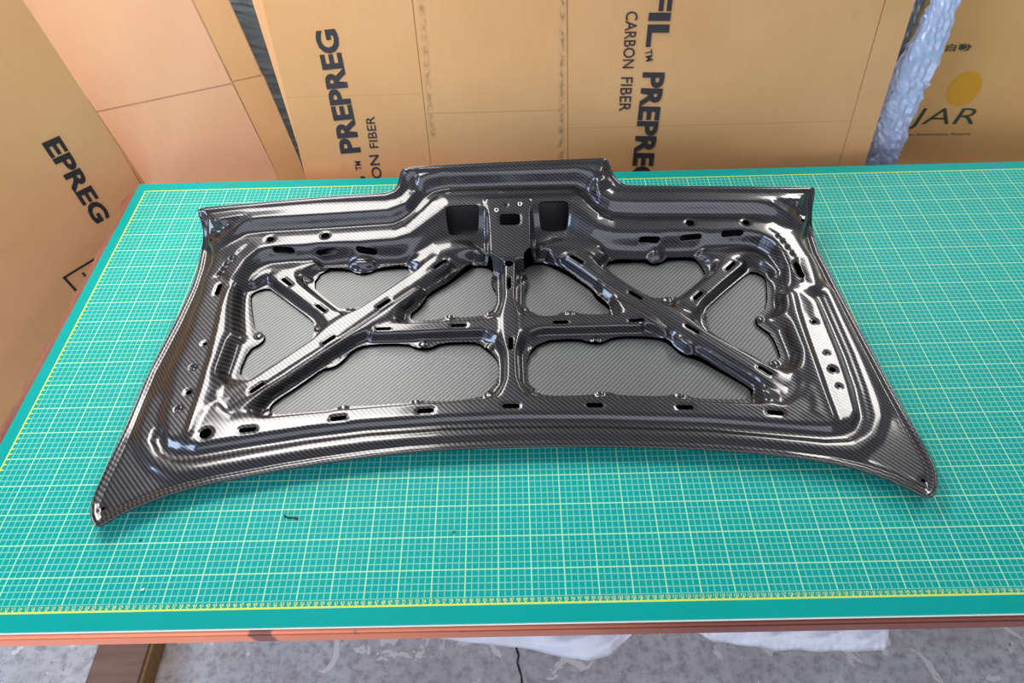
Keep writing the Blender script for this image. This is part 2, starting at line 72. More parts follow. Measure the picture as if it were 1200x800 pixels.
CPTS = {"C":[[-0.4973,0.4041],[-0.4433,0.0156],[-0.1263,0.3951],[-0.1199,0.0394],[0.2187,0.3867],[0.2248,0.0412],[0.924,0.3695],[0.9132,0.0133],[1.0006,0.3676],[0.978,0.0116],[0.575,0.3443],[0.5836,0.1435],[-0.5049,0.4043]],"A":[[0.0029,0.3606],[0.0001,-0.0],[-0.2797,-0.113],[-0.1996,-0.1139],[-0.2747,-0.1701],[0.0572,0.4354]],"B":[[0.1741,0.4097],[0.2107,0.0011],[0.0929,0.4232],[0.1397,-0.0179],[-0.2032,0.2285],[0.1119,0.2289],[-0.1975,0.0402]],"F":[[1.0343,0.3058],[1.1863,0.302],[1.337,-0.0808],[1.322,0.2987],[1.4926,-0.0849],[1.1392,-0.0757]],"W":[[1.0374,0.3409],[1.1058,0.3392],[1.0088,-0.0302],[1.0875,-0.0322],[1.0939,0.233],[1.0205,0.2348]]}
TXT = {"prepreg_c":[[-0.2911,0.0688],[-0.3079,0.3428],[-0.3435,0.0681]],"tm_c":[[-0.2964,0.0248],[-0.2964,0.047],[-0.3117,0.0241]],"l_c":[[-0.2929,-0.0429],[-0.2909,0.0086],[-0.3483,-0.0437]],"carbon_c":[[-0.2442,-0.0961],[-0.2493,0.0615],[-0.269,-0.0966]],"fiber_c":[[-0.2472,0.0781],[-0.2478,0.1525],[-0.2687,0.0765]],"fil_e":[[0.4022,0.402],[0.3993,0.2877],[0.4518,0.3975]],"tm_e":[[0.3979,0.2798],[0.4028,0.2562],[0.4148,0.2785]],"prepreg_e":[[0.3966,0.2344],[0.3848,-0.0292],[0.4499,0.2331]],"carbon_e":[[0.3491,0.3609],[0.3478,0.2439],[0.3761,0.3594]],"fiber_e":[[0.347,0.2246],[0.3456,0.1484],[0.3743,0.223]],"epreg_a":[[-0.1317,0.1995],[-0.1449,-0.0326],[-0.0909,0.1987]],"jar_f":[[1.1367,0.0009],[1.3109,-0.0031],[1.1283,0.0461]],"sub_f":[[1.127,-0.0179],[1.3178,-0.0205],[1.1262,-0.0111]],"kanji_f":[[1.1733,0.1895],[1.2351,0.1889],[1.1731,0.2069]],"sun_f":[[1.2571,0.1],[1.215,0.101],[1.2409,0.1413]]}
WRAP = [[-1,1.0489,0.0742],[-0.0325,1.0489,0.0742],[0.057,1.049,0.0763],[0.125,1.0534,0.0807],[0.2123,1.0661,0.0843],[0.2849,1.0773,0.06],[0.3404,1.0814,0.0528],[0.9,1.1314,0.0528]]


# ------------------------------------------------------------------ helpers
def lin(r, g, b):
    f = lambda c: c / 12.92 if c <= 0.04045 else ((c + 0.055) / 1.055) ** 2.4
    return (f(r / 255), f(g / 255), f(b / 255), 1)


def tag(o, label=None, cat=None, group=None, kind=None):
    for k, v in (('label', label), ('category', cat), ('group', group), ('kind', kind)):
        if v:
            o[k] = v
    return o


def empty(name, loc=(0, 0, 0)):
    o = bpy.data.objects.new(name, None)
    COL.objects.link(o)
    o.location = loc
    return o


def mesh_obj(name, verts, faces, mat, parent=None, smooth=False):
    me = bpy.data.meshes.new(name)
    me.from_pydata([tuple(map(float, v)) for v in verts], [], [tuple(map(int, f)) for f in faces])
    me.materials.append(mat)
    if smooth:
        me.polygons.foreach_set('use_smooth', [True] * len(me.polygons))
    o = bpy.data.objects.new(name, me)
    COL.objects.link(o)
    if parent:
        o.parent = parent
    return o


def bm_obj(name, bm, mat, parent=None, smooth=False):
    bmesh.ops.recalc_face_normals(bm, faces=bm.faces)
    me = bpy.data.meshes.new(name)
    bm.to_mesh(me)
    bm.free()
    me.materials.append(mat)
    if smooth:
        me.polygons.foreach_set('use_smooth', [True] * len(me.polygons))
    o = bpy.data.objects.new(name, me)
    COL.objects.link(o)
    if parent:
        o.parent = parent
    return o


def box_bm(x0, x1, y0, y1, z0, z1, bevel=0.0, bm=None):
    bm = bm or bmesh.new()
    r = bmesh.ops.create_cube(bm, size=1)
    for v in r['verts']:
        v.co = Vector((x0 + (v.co.x + .5) * (x1 - x0), y0 + (v.co.y + .5) * (y1 - y0), z0 + (v.co.z + .5) * (z1 - z0)))
    if bevel:
        es = list({e for v in r['verts'] for e in v.link_edges})
        bmesh.ops.bevel(bm, geom=es, offset=bevel, segments=2, affect='EDGES')
    return bm


class NT:
    """small node-tree writer"""
    def __init__(self, name):
        self.m = bpy.data.materials.new(name)
        self.m.use_nodes = True
        self.t = self.m.node_tree
        self.b = self.t.nodes['Principled BSDF']
        self.co = self.t.nodes.new('ShaderNodeTexCoord').outputs['Object']

    def n(self, kind, **kw):
        nd = self.t.nodes.new(kind)
        for k, v in kw.items():
            setattr(nd, k, v)
        return nd

    def link(self, a, b):
        self.t.links.new(a, b)

    def put(self, sock, v):
        if hasattr(v, 'links'):
            self.link(v, sock)
        else:
            sock.default_value = v

    def math(self, op, a, b=0.0, c=0.0, clamp=False):
        nd = self.n('ShaderNodeMath', operation=op, use_clamp=clamp)
        for i, v in enumerate((a, b, c)):
            self.put(nd.inputs[i], v)
        return nd.outputs[0]

    def mix(self, fac, a, b, mode='MIX'):
        nd = self.n('ShaderNodeMix', data_type='RGBA', blend_type=mode)
        self.put(nd.inputs[0], fac)
        self.put(nd.inputs[6], a)
        self.put(nd.inputs[7], b)
        return nd.outputs[2]

    def xyz(self, co=None):
        s = self.n('ShaderNodeSeparateXYZ')
        self.link(co or self.co, s.inputs[0])
        return s.outputs

    def noise(self, scale, detail=4, rough=0.55, co=None, dist=0.0):
        nd = self.n('ShaderNodeTexNoise')
        self.link(co or self.co, nd.inputs['Vector'])
        nd.inputs['Scale'].default_value = scale
        nd.inputs['Detail'].default_value = detail
        nd.inputs['Roughness'].default_value = rough
        nd.inputs['Distortion'].default_value = dist
        return nd.outputs['Fac']

    def ramp(self, fac, stops):
        nd = self.n('ShaderNodeValToRGB')
        while len(nd.color_ramp.elements) < len(stops):
            nd.color_ramp.elements.new(0.5)
        for e, (p, c) in zip(nd.color_ramp.elements, stops):
            e.position = p
            e.color = c
        self.link(fac, nd.inputs[0])
        return nd.outputs[0]

    def mapping(self, scale, co=None, rot=(0, 0, 0)):
        nd = self.n('ShaderNodeMapping')
        self.link(co or self.co, nd.inputs[0])
        nd.inputs['Scale'].default_value = scale
        nd.inputs['Rotation'].default_value = rot
        return nd.outputs[0]

    def bump(self, h, strength, dist):
        nd = self.n('ShaderNodeBump')
        self.link(h, nd.inputs['Height'])
        nd.inputs['Strength'].default_value = strength
        nd.inputs['Distance'].default_value = dist
        self.link(nd.outputs[0], self.b.inputs['Normal'])

    def set(self, **kw):
        for k, v in kw.items():
            self.put(self.b.inputs[k.replace('_', ' ')], v)
        return self.m


W1 = (1, 1, 1, 1)
K1 = (0, 0, 0, 1)


def carbon(name, sign, dark, light, rough, coat, metal, pitch=0.0090):
    """2x2 twill: the diagonal ribs of woven carbon under resin"""
    t = NT(name)
    x, y, z = t.xyz()
    d = t.math('MULTIPLY_ADD', y, sign, x)
    d = t.math('MULTIPLY_ADD', z, 0.9 * sign, d)
    ph = t.math('MULTIPLY', d, 2 * math.pi / pitch)
    s = t.math('MULTIPLY_ADD', t.math('SINE', ph), 0.5, 0.5)
    # the single tows crossing the ribs
    e = t.math('MULTIPLY', t.math('SINE', t.math('MULTIPLY', t.math('MULTIPLY_ADD', y, -sign, x), 2 * math.pi / (pitch * 0.5))), 0.12)
    fac = t.math('ADD', t.math('SMOOTH_MIN', s, 0.85, 0.2), e, clamp=True)
    big = t.noise(9, 2)
    fac = t.math('MULTIPLY', fac, t.math('MULTIPLY_ADD', big, 0.5, 0.72))
    t.set(Base_Color=t.mix(fac, dark, light), Metallic=metal, Roughness=rough,
          Coat_Weight=coat, Coat_Roughness=0.09, IOR=1.5)
    t.bump(s, 0.25, 0.0006)
    return t.m


M = {}
M['frame'] = carbon('carbon_twill_gloss', 1.0, lin(8, 8, 10), lin(76, 74, 77), 0.33, 1.0, 0.6)
M['skin'] = carbon('carbon_twill_satin', -1.0, lin(82, 84, 84), lin(126, 128, 127), 0.5, 0.0, 0.55)
t = NT('carbon_scrap_cavity_shade')
M['edge'] = t.set(Base_Color=lin(30, 29, 31), Roughness=0.4)  # for carbon scraps; on the rear skin its dark tone paints cavity shade
t = NT('zinc_insert')
M['zinc'] = t.set(Base_Color=lin(205, 205, 210), Metallic=1.0, Roughness=0.25)


def cardboard(name, base, dark, scale=1.0, marks=None):
    t = NT(name)
    a = t.noise(2.2 * scale, 5)
    fine = t.noise(95, 3, co=t.mapping((1, 0.12, 1)))
    col = t.mix(t.ramp(a, [(0.35, K1), (0.7, W1)]), base, dark)
    col = t.mix(t.math('MULTIPLY', fine, 0.10), col, lin(120, 88, 52))
    smudge = t.ramp(t.noise(7, 6, 0.7, dist=0.4), [(0.60, K1), (0.78, W1)])
    col = t.mix(t.math('MULTIPLY', t.math('MULTIPLY', smudge, 1.0), 0.22), col, lin(120, 98, 76))
    if marks:
        x, y, z = t.xyz()
        rub = t.ramp(t.noise(60, 5, 0.7, co=t.mapping((1.4, 1, 1))), [(0.42, K1), (0.66, W1)])
        for kind, pos, wid, lo, hi, amt in marks:
            c_, o_ = (x, y) if kind == 'v' else (y, x)
            band = t.math('SUBTRACT', 1.0, t.math('DIVIDE', t.math('ABSOLUTE', t.math('SUBTRACT', c_, pos)), wid), clamp=True)
            band = t.math('MULTIPLY', band, t.math('MULTIPLY', t.math('GREATER_THAN', o_, lo), t.math('LESS_THAN', o_, hi)))
            f = t.math('MULTIPLY', t.math('MULTIPLY', band, amt), rub if kind == 'v' else 1.0)
            col = t.mix(f, col, lin(104, 84, 66))
    t.set(Base_Color=col, Roughness=0.78, Specular_IOR_Level=0.3)
    t.bump(t.noise(160, 3, co=t.mapping((1, 0.05, 1))), 0.12, 0.001)
    return t.m


M['card'] = cardboard('kraft_cardboard', lin(214, 166, 114), lin(203, 154, 100))
M['card_rubbed'] = cardboard('rubbed_kraft_cardboard', lin(214, 166, 114), lin(203, 154, 100), 1.0, [
    ('v', -0.110, 0.010, 0.1, 0.6, 0.8), ('v', 0.207, 0.010, -0.1, 0.6, 0.9),
    ('h', 0.155, 0.0012, -0.12, 0.217, 0.5), ('h', 0.112, 0.0012, 0.225, 0.93, 0.4), ('h', 0.20, 0.0012, -0.6, -0.13, 0.3)])
M['card_pink_lit'] = cardboard('pink_lit_kraft_cardboard', lin(220, 174, 132), lin(216, 164, 126))  # kraft with the pinkish light on the blank sheet mixed into its colour
M['card_dark'] = cardboard('old_kraft_cardboard', lin(226, 176, 124), lin(216, 164, 112))
M['card_right'] = cardboard('brown_kraft_cardboard', lin(218, 170, 106), lin(206, 156, 94))
t = NT('cut_corrugation')
M['card_cut'] = t.set(Base_Color=lin(150, 112, 72), Roughness=0.9)
t = NT('black_print')
M['ink'] = t.set(Base_Color=lin(38, 34, 38), Roughness=0.6)
t = NT('green_print')
M['ink_green'] = t.set(Base_Color=lin(38, 62, 40), Roughness=0.6)
t = NT('yellow_print')
M['ink_yellow'] = t.set(Base_Color=lin(206, 148, 24), Roughness=0.6)

def grid_mat():
    t = NT('cutting_mat_print')
    x, y, z = t.xyz()

    def line(c, period, w):
        f = t.math('ABSOLUTE', t.math('SUBTRACT', t.math('FRACT', t.math('MULTIPLY_ADD', c, 1 / period, 0.5)), 0.5))
        return t.math('LESS_THAN', f, w / period)
    minor = t.math('MAXIMUM', line(x, 0.01, 0.00075), line(y, 0.01, 0.00075))
    major = t.math('MAXIMUM', line(x, 0.05, 0.0010), line(y, 0.05, 0.0010))
    inside = t.math('MULTIPLY', t.math('GREATER_THAN', x, -0.2012),
                    t.math('MULTIPLY', t.math('LESS_THAN', y, 0.0012), t.math('GREATER_THAN', y, -0.9512)))
    grid_in = t.math('MULTIPLY', inside, t.math('GREATER_THAN', y, -0.9405))
    bx = t.math('LESS_THAN', t.math('ABSOLUTE', t.math('ADD', x, 0.2)), 0.0013)
    by0 = t.math('LESS_THAN', t.math('ABSOLUTE', y), 0.0013)
    by1 = t.math('LESS_THAN', t.math('ABSOLUTE', t.math('ADD', y, 0.95)), 0.0016)
    border = t.math('MULTIPLY', inside, t.math('MAXIMUM', bx, t.math('MAXIMUM', by0, by1)))
    # short ruler ticks on the two rulers
    tick = t.math('MULTIPLY', line(x, 0.01, 0.0011), t.math('MULTIPLY', t.math('LESS_THAN', y, -0.9465), inside))
    tick2 = t.math('MULTIPLY', line(y, 0.01, 0.0011), t.math('MULTIPLY', t.math('LESS_THAN', x, -0.1945), inside))
    wear = t.noise(3.0, 4)
    base = t.mix(t.ramp(wear, [(0.3, K1), (0.75, W1)]), lin(0, 152, 144), lin(0, 158, 149))
    dirt = t.ramp(t.noise(34, 5, 0.7), [(0.68, K1), (0.80, W1)])
    base = t.mix(t.math('MULTIPLY', dirt, 0.20), base, lin(70, 120, 112))
    col = t.mix(t.math('MULTIPLY', t.math('MULTIPLY', minor, grid_in), 0.62), base, lin(150, 216, 184))
    col = t.mix(t.math('MULTIPLY', t.math('MULTIPLY', major, grid_in), 0.75), col, lin(176, 226, 178))
    col = t.mix(t.math('MAXIMUM', border, t.math('MAXIMUM', tick, tick2)), col, lin(206, 220, 96))
    t.set(Base_Color=col, Roughness=0.5, Specular_IOR_Level=0.12)
    t.bump(t.noise(420, 2), 0.08, 0.0005)
    return t.m


def wood(name, a, b, scale=(1, 12, 12), rough=0.6):
    t = NT(name)
    g = t.noise(6, 6, 0.65, co=t.mapping(scale), dist=0.6)
    blot = t.noise(2.4, 4)
    col = t.mix(t.ramp(g, [(0.3, K1), (0.72, W1)]), a, b)
    col = t.mix(t.math('MULTIPLY', t.ramp(blot, [(0.52, K1), (0.68, W1)]), 0.35), col, lin(70, 44, 34))
    t.set(Base_Color=col, Roughness=rough)
    t.bump(g, 0.3, 0.001)
    return t.m


M['mat'] = grid_mat()
t = NT('mat_core')
M['mat_core'] = t.set(Base_Color=lin(222, 232, 222), Roughness=0.6)
t = NT('mat_digits')
M['digits'] = t.set(Base_Color=lin(206, 224, 140), Roughness=0.5)


def table_wood():
    t = NT('painted_table_wood')
    x, y, z = t.xyz()
    g = t.noise(5, 6, 0.65, co=t.mapping((1, 14, 14)), dist=0.5)
    # bare orange wood at one end, dark stained at the other, as on the bench itself
    f = t.math('ADD', t.math('MULTIPLY_ADD', x, 1.3, 0.80), t.math('MULTIPLY', g, 0.4), clamp=True)
    col = t.mix(f, lin(240, 142, 104), lin(120, 62, 50))
    scuff = t.ramp(t.noise(16, 5, 0.7), [(0.66, K1), (0.74, W1)])
    col = t.mix(t.math('MULTIPLY', scuff, 0.6), col, lin(110, 62, 50))
    smear = t.math('SUBTRACT', 1.0, t.math('DIVIDE', t.math('ABSOLUTE', t.math('ADD', x, 0.675)), 0.028), clamp=True)
    smear = t.ramp(t.math('MULTIPLY', smear, t.math('ADD', t.noise(45, 4), 0.25)), [(0.28, K1), (0.36, W1)])
    col = t.mix(t.math('MULTIPLY', smear, 0.8), col, lin(96, 60, 56))
    t.set(Base_Color=col, Roughness=0.55)
    return t.m


M['table'] = table_wood()
M['plank'] = wood('weathered_plank_wood', lin(128, 96, 80), lin(104, 76, 62))
M['plank_side'] = wood('plank_cut_wood', lin(142, 108, 60), lin(110, 82, 46))
M['ply'] = wood('broken_ply_edge', lin(150, 92, 70), lin(112, 66, 50), (12, 1, 12))


def concrete():
    t = NT('stained_concrete')
    a = t.noise(5, 6, 0.6)
    b = t.noise(38, 5, 0.7)
    col = t.mix(t.ramp(a, [(0.3, K1), (0.7, W1)]), lin(176, 174, 174), lin(204, 203, 203))
    col = t.mix(t.ramp(b, [(0.35, W1), (0.55, K1)]), col, lin(150, 148, 149))
    paint = t.ramp(t.noise(10, 4, 0.55, dist=1.4), [(0.61, K1), (0.625, W1)])
    col = t.mix(t.math('MULTIPLY', paint, 0.8), col, lin(226, 223, 220))
    specks = t.ramp(t.noise(70, 2), [(0.70, K1), (0.73, W1)])
    col = t.mix(t.math('MULTIPLY', specks, 0.6), col, lin(70, 68, 68))
    t.set(Base_Color=col, Roughness=0.7)
    t.bump(b, 0.25, 0.003)
    return t.m


M['floor'] = concrete()
t = NT('painted_wall')
M['wall'] = t.set(Base_Color=t.mix(t.noise(3, 4), lin(176, 176, 172), lin(160, 160, 156)), Roughness=0.8)
t = NT('crack_dirt')
M['crack'] = t.set(Base_Color=lin(48, 46, 46), Roughness=0.9)


def plastic(name, col, alpha, rough=0.18):
    t = NT(name)
    n = t.noise(40, 5, 0.6, dist=1.0)
    t.set(Base_Color=col, Roughness=rough, Alpha=alpha, Specular_IOR_Level=0.6, Coat_Weight=0.6, Coat_Roughness=0.08)
    t.bump(n, 0.5, 0.004)
    return t.m


M['film'] = plastic('milky_plastic_film', lin(215, 217, 226), 0.68)
M['wrap'] = plastic('blue_white_wrap', lin(176, 190, 220), 1.0)
M['wrap_grey'] = plastic('grey_wrap', lin(118, 130, 136), 1.0)
M['paper'] = plastic('crumpled_paper', lin(226, 220, 206), 1.0, 0.6)

# ------------------------------------------------------------------ structure
o = bm_obj('floor', box_bm(-3.2, 4.6, -4.2, 1.5, -0.06, 0.0), M['floor'])
tag(o, kind='structure')
ck = []
cx, cy = 0.655, -0.80
for i in range(16):
    ck.append((cx, cy))
    cx += rng.uniform(-0.004, 0.007)
    cy -= 0.016
v, f = [], []
for i, (a, b) in enumerate(ck):
    w = 0.0012 + 0.0022 * abs(math.sin(i * 1.7))
    v += [(a - w, b, 0.0006), (a + w, b, 0.0006)]
    if i:
        f.append((2 * i - 2, 2 * i - 1, 2 * i + 1, 2 * i))
mesh_obj('floor_crack', v, f, M['crack'], o)
o = bm_obj('wall_back', box_bm(-3.2, 4.6, 0.74, 0.86, 0.0, 1.62), M['wall'])
tag(o, kind='structure')

# ------------------------------------------------------------------ work table and mat
tb = empty('work_table', (0.98, -0.47, 0))
tag(tb, 'long wooden work table with chipped orange brown edges carrying a green mat', 'table')
ox, oy = 0.98, -0.47
TX0, TX1 = -0.243, 2.23
MT = 0.004
bm = box_bm(TX0 + 0.0185 - ox, TX1 - ox, -0.986 - oy, 0.026 - oy, T - 0.048, T - MT, 0.002)
bm_obj('tabletop', bm, M['table'], tb)
# ragged ply strip along the left edge
v, f = [], []
n = 90
for i in range(n + 1):
    yy = -0.986 + i * (0.0 + 0.986) / n
    w = TX0 + 0.004 * rng.uniform(-1, 1) + 0.006 * math.sin(i * 0.7) * math.sin(i * 0.23)
    for zz in (T - 0.006 - 0.003 * rng.random(), T - 0.036):
        v.append((w - ox, yy - oy, zz))
        v.append((TX0 + 0.0215 - ox, yy - oy, zz))
for i in range(n):
    a, b = 4 * i, 4 * i + 4
    f += [(a, a + 1, b + 1, b), (a, b, b + 2, a + 2), (a + 2, b + 2, b + 3, a + 3)]
f += [(0, 2, 3, 1), (4 * n, 4 * n + 1, 4 * n + 3, 4 * n + 2)]
mesh_obj('edge_strip', v, f, M['ply'], tb)
bm_obj('front_apron', box_bm(TX0 + 0.05 - ox, TX1 - 0.05 - ox, -0.955 - oy, -0.93 - oy, T - 0.14, T - 0.048, 0.002), M['table'], tb)
bm_obj('rear_apron', box_bm(TX0 + 0.05 - ox, TX1 - 0.05 - ox, -0.03 - oy, -0.005 - oy, T - 0.14, T - 0.048, 0.002), M['table'], tb)
for lx in (TX0 + 0.30, TX1 - 0.12):
    for ly in (-0.75, -0.45):
        bm_obj('leg', box_bm(lx - 0.035 - ox, lx + 0.035 - ox, ly - 0.01 - oy, ly + 0.06 - oy, 0, T - 0.048, 0.003), M['plank'], tb)

mat_e = empty('cutting_mat', (0, 0, T))
tag(mat_e, 'large teal green cutting mat with yellow centimetre grid covering the work table', 'cutting mat')
MX0, MX1, MY0, MY1 = -0.2235, 2.20, -0.976, 0.027
ms = bm_obj('mat_surface', box_bm(MX0, MX1, MY0, MY1, -0.0012, 0.0), M['mat'], mat_e)
bm_obj('mat_core', box_bm(MX0 - 0.0004, MX1 + 0.0005, MY0 - 0.0022, MY1 + 0.0005, -0.0039, -0.0012), M['mat_core'], mat_e)


def text_mesh(body, size=1.0, offset=0.0):
    """outline of a line of lettering as verts/faces with its cap height scaled to 1"""
    cu = bpy.data.curves.new('lettering', 'FONT')
    cu.body = body
    cu.size = 1.0
    cu.offset = offset
    cu.resolution_u = 3
    ob = bpy.data.objects.new('lettering', cu)
    COL.objects.link(ob)
    bpy.context.view_layer.update()
    me = bpy.data.meshes.new_from_object(ob.evaluated_get(bpy.context.evaluated_depsgraph_get()))
    vs = np.array([list(v.co) for v in me.vertices])
    fs = [tuple(p.vertices) for p in me.polygons]
    bpy.data.objects.remove(ob)
    bpy.data.curves.remove(cu)
    bpy.data.meshes.remove(me)
    return vs, fs


# ruler numbers along the front ruler, one flat print
v_all, f_all = [], []
cache = {}
for k in range(1, 216):
    s = str(k)
    if s not in cache:
        cache[s] = text_mesh(s, offset=0.015)
    vs, fs = cache[s]
    h = vs[:, 1].max() - vs[:, 1].min()
    sc = 0.0047 / h
    wd = (vs[:, 0].max() - vs[:, 0].min()) * sc
    base = len(v_all)
    sx = min(1.0, 0.0066 / wd)
    for q in vs:
        v_all.append((-0.2 + k * 0.01 + ((q[0] - vs[:, 0].min()) * sc - wd / 2) * sx, -0.9465 + (q[1] - vs[:, 1].min()) * sc, 0.0002))
    f_all += [tuple(i + base for i in fc) for fc in fs]
o = mesh_obj('ruler_numbers', v_all, f_all, M['digits'], ms)
o['kind'] = 'stuff'

# ------------------------------------------------------------------ cartons
FLAT = {}


def sheet_empty(name, key, label, cat='carton', group=None):
    P0, h, up = [Vector(a) for a in PLANES[key]]
    n = h.cross(up).normalized()
    e = empty(name)
    m = Matrix((h, up, n)).transposed().to_4x4()
    m.translation = P0
    # put the Empty at the sheet's foot on the floor, keep local axes
    e.matrix_world = m
    tag(e, label, cat, group)
    return e, P0, up


def board(name, pts, mat, parent, z=0.0, th=0.007, bow=0.0):
    """a flat sheet of corrugated board from its outline in the sheet's own plane"""
    bm = bmesh.new()
    top = [bm.verts.new((a, b, z)) for a, b in pts]
    bot = [bm.verts.new((a, b, z - th)) for a, b in pts]
    bm.faces.new(top)
    bm.faces.new(bot[::-1])
    k = len(pts)
    for i in range(k):
        bm.faces.new((top[i], top[(i + 1) % k], bot[(i + 1) % k], bot[i])[::-1])
    ed = [e for e in bm.edges if all(vv in top for vv in e.verts)]
    bmesh.ops.bevel(bm, geom=ed, offset=0.0018, segments=2, affect='EDGES')
    return bm_obj(name, bm, mat, parent)


def lettering(name, body, key, mat, parent, offset=0.0, z=0.0012, shear=0.0, stretch=1.0):
    """print on a sheet: baseline start, baseline end and cap point measured in the sheet's plane"""
    s, e, c = [np.array(q) for q in TXT[key]]
    vs, fs = text_mesh(body, offset=offset)
    x0, x1 = vs[:, 0].min(), vs[:, 0].max()
    y0, y1 = vs[:, 1].min(), vs[:, 1].max()
    d = e - s
    u = d / np.linalg.norm(d)
    w = np.array((-u[1], u[0]))
    hgt = float((c - s) @ w) * stretch
    vv = []
    for q in vs:
        p = s + d * (q[0] - x0) / (x1 - x0) + w * hgt * (q[1] - y0) / (y1 - y0)
        p = p + u * shear * hgt * (q[1] - y0) / (y1 - y0)
        vv.append((p[0], p[1], z))
    o = mesh_obj(name, vv, fs, mat, parent)
    return o


CP = CPTS


def low(key, a):
    """a point of the sheet at floor level below column a"""
    P0, h, up = [Vector(q) for q in PLANES[key]]
    return (a, -(P0.z - 0.002) / up.z)


# the wide prepreg carton behind the table: four panels hinged at their scores
e, P0, up = sheet_empty('printed_carton', 'C', 'wide kraft carton sheet with black carbon fiber lettering leaning behind the table')
TOP = 0.56
xs = [(-0.4645, -0.4435), (-0.129, -0.120), (0.217, 0.225), (0.930, 0.912), (0.998, 0.977)]


def xat(pair, b):
    (t_, b_) = pair
    return b_ + (t_ - b_) * (b - 0.02) / (0.37 - 0.02)


FB = low('C', 0)[1]
zs = [0.0, 0.0, -0.001, 0.0]
panels = []
for i in range(4):
    l, r = xs[i], xs[i + 1]
    g = 0.0004
    pts = [(xat(l, -0.05) + g, FB), (xat(r, -0.05) - g, FB), (xat(r, -0.05) - g, -0.05), (xat(r, TOP) - g, TOP), (xat(l, TOP) + g, TOP), (xat(l, -0.05) + g, -0.05)]
    panels.append(board('panel', pts, M['card_rubbed'], e, zs[i]))
# flap folded back on the left
v = [(xat(xs[0], -0.05), FB, -.008), (xat(xs[0], 0.06), 0.06, -.008), (xat(xs[0], TOP), TOP, -.008), (xat(xs[0], TOP) - 0.05, TOP, -0.05), (xat(xs[0], 0.06) - 0.006, 0.06, -0.03), (xat(xs[0], -0.05) - 0.003, FB, -0.03)]
v2 = [(a + 0.006, b, c_) for a, b, c_ in v]
fl = mesh_obj('folded_flap', v + v2, [(0, 1, 4, 5), (1, 2, 3, 4), (11, 10, 7, 6), (10, 9, 8, 7), (3, 9, 10, 4), (2, 8, 9, 3)], M['card_dark'], e)
lettering('print_lettering', 'PREPREG', 'prepreg_c', M['ink'], panels[0], 0.038)
lettering('print_lettering', 'TM', 'tm_c', M['ink'], panels[0], 0.012)
lettering('print_lettering', 'L', 'l_c', M['ink'], panels[0], 0.028)
lettering('print_lettering', 'CARBON', 'carbon_c', M['ink'], panels[0], 0.007)
lettering('print_lettering', 'FIBER', 'fiber_c', M['ink'], panels[0], 0.007)
lettering('print_lettering', 'FIL', 'fil_e', M['ink'], panels[2], 0.038)
lettering('print_lettering', 'TM', 'tm_e', M['ink'], panels[2], 0.012)
lettering('print_lettering', 'PREPREG', 'prepreg_e', M['ink'], panels[2], 0.038)
lettering('print_lettering', 'CARBON', 'carbon_e', M['ink'], panels[2], 0.007)
lettering('print_lettering', 'FIBER', 'fiber_e', M['ink'], panels[2], 0.007)

# brown carton standing left of the table
e, P0, up = sheet_empty('printed_carton', 'A', 'upright tan carton left of the table printed with large EPREG letters')
FB = low('A', 0)[1]
pa = board('panel', [(-0.8, FB), (0.0, FB), (0.0, 0.03), (0.004, 0.10), (0.003, 0.36), (0.0, 0.56), (-0.8, 0.56)], M['card_dark'], e, 0.0, 0.008)
board('side_flap', [(0.001, FB), (0.012, FB), (0.012, 0.02), (0.0065, 0.24), (0.001, 0.24)], M['card_dark'], e, -0.006, 0.004)
lettering('print_lettering', 'EPREG', 'epreg_a', M['ink'], pa, 0.036)
sq = [(-0.2797, -0.113), (-0.16, -0.113), (-0.16, -0.235), (-0.2797, -0.235)]
for i in range(4):
    (a0, b0), (a1, b1) = sq[i], sq[(i + 1) % 4]
    w = 0.003
    mesh_obj('print_line', [(min(a0, a1) - w, min(b0, b1) - w, 0.0012), (max(a0, a1) + w, min(b0, b1) - w, 0.0012), (max(a0, a1) + w, max(b0, b1) + w, 0.0012), (min(a0, a1) - w, max(b0, b1) + w, 0.0012)], [(0, 1, 2, 3)], M['ink'], pa)
mesh_obj('print_line', [(-0.243, -0.150, .0012), (-0.238, -0.150, .0012), (-0.238, -0.128, .0012), (-0.243, -0.128, .0012)], [(0, 1, 2, 3)], M['ink'], pa)

# blank carton between the two, pinkish light put into its colour
e, P0, up = sheet_empty('blank_carton', 'B', 'unprinted kraft carton sheet with a cross crease between the two printed cartons')
FB = low('B', 0)[1]
R_ = lambda b: 0.2107 + (0.1741 - 0.2107) * b / 0.4097
K_ = lambda b: 0.1377 + (0.0929 - 0.1377) * b / 0.4232
CR = 0.2287
board('upper_panel', [(-0.42, CR + .0003), (K_(CR) - .0003, CR + .0003), (K_(0.52), 0.52), (-0.42, 0.52)], M['card_pink_lit'], e, 0.0)
board('lower_panel', [(-0.06, FB), (K_(0), FB), (K_(0), 0), (K_(CR) - .0003, CR - .0003), (-0.42, CR - .0003), (-0.42, 0.015), (-0.06, 0.015)], M['card_pink_lit'], e, -0.0006)
board('edge_strip_upper', [(K_(CR) + .001, CR + 0.0045), (R_(CR) + .001, CR + 0.0045), (R_(0.52), 0.52), (K_(0.52) + .001, 0.52)], M['card'], e, -0.0012)
board('edge_strip_lower', [(K_(0) + .001, FB), (R_(0), FB), (R_(0), 0), (R_(CR) + .003, CR + .004), (K_(CR) + .001, CR + .004), (K_(0) + .001, 0)], M['card'], e, -0.0008)

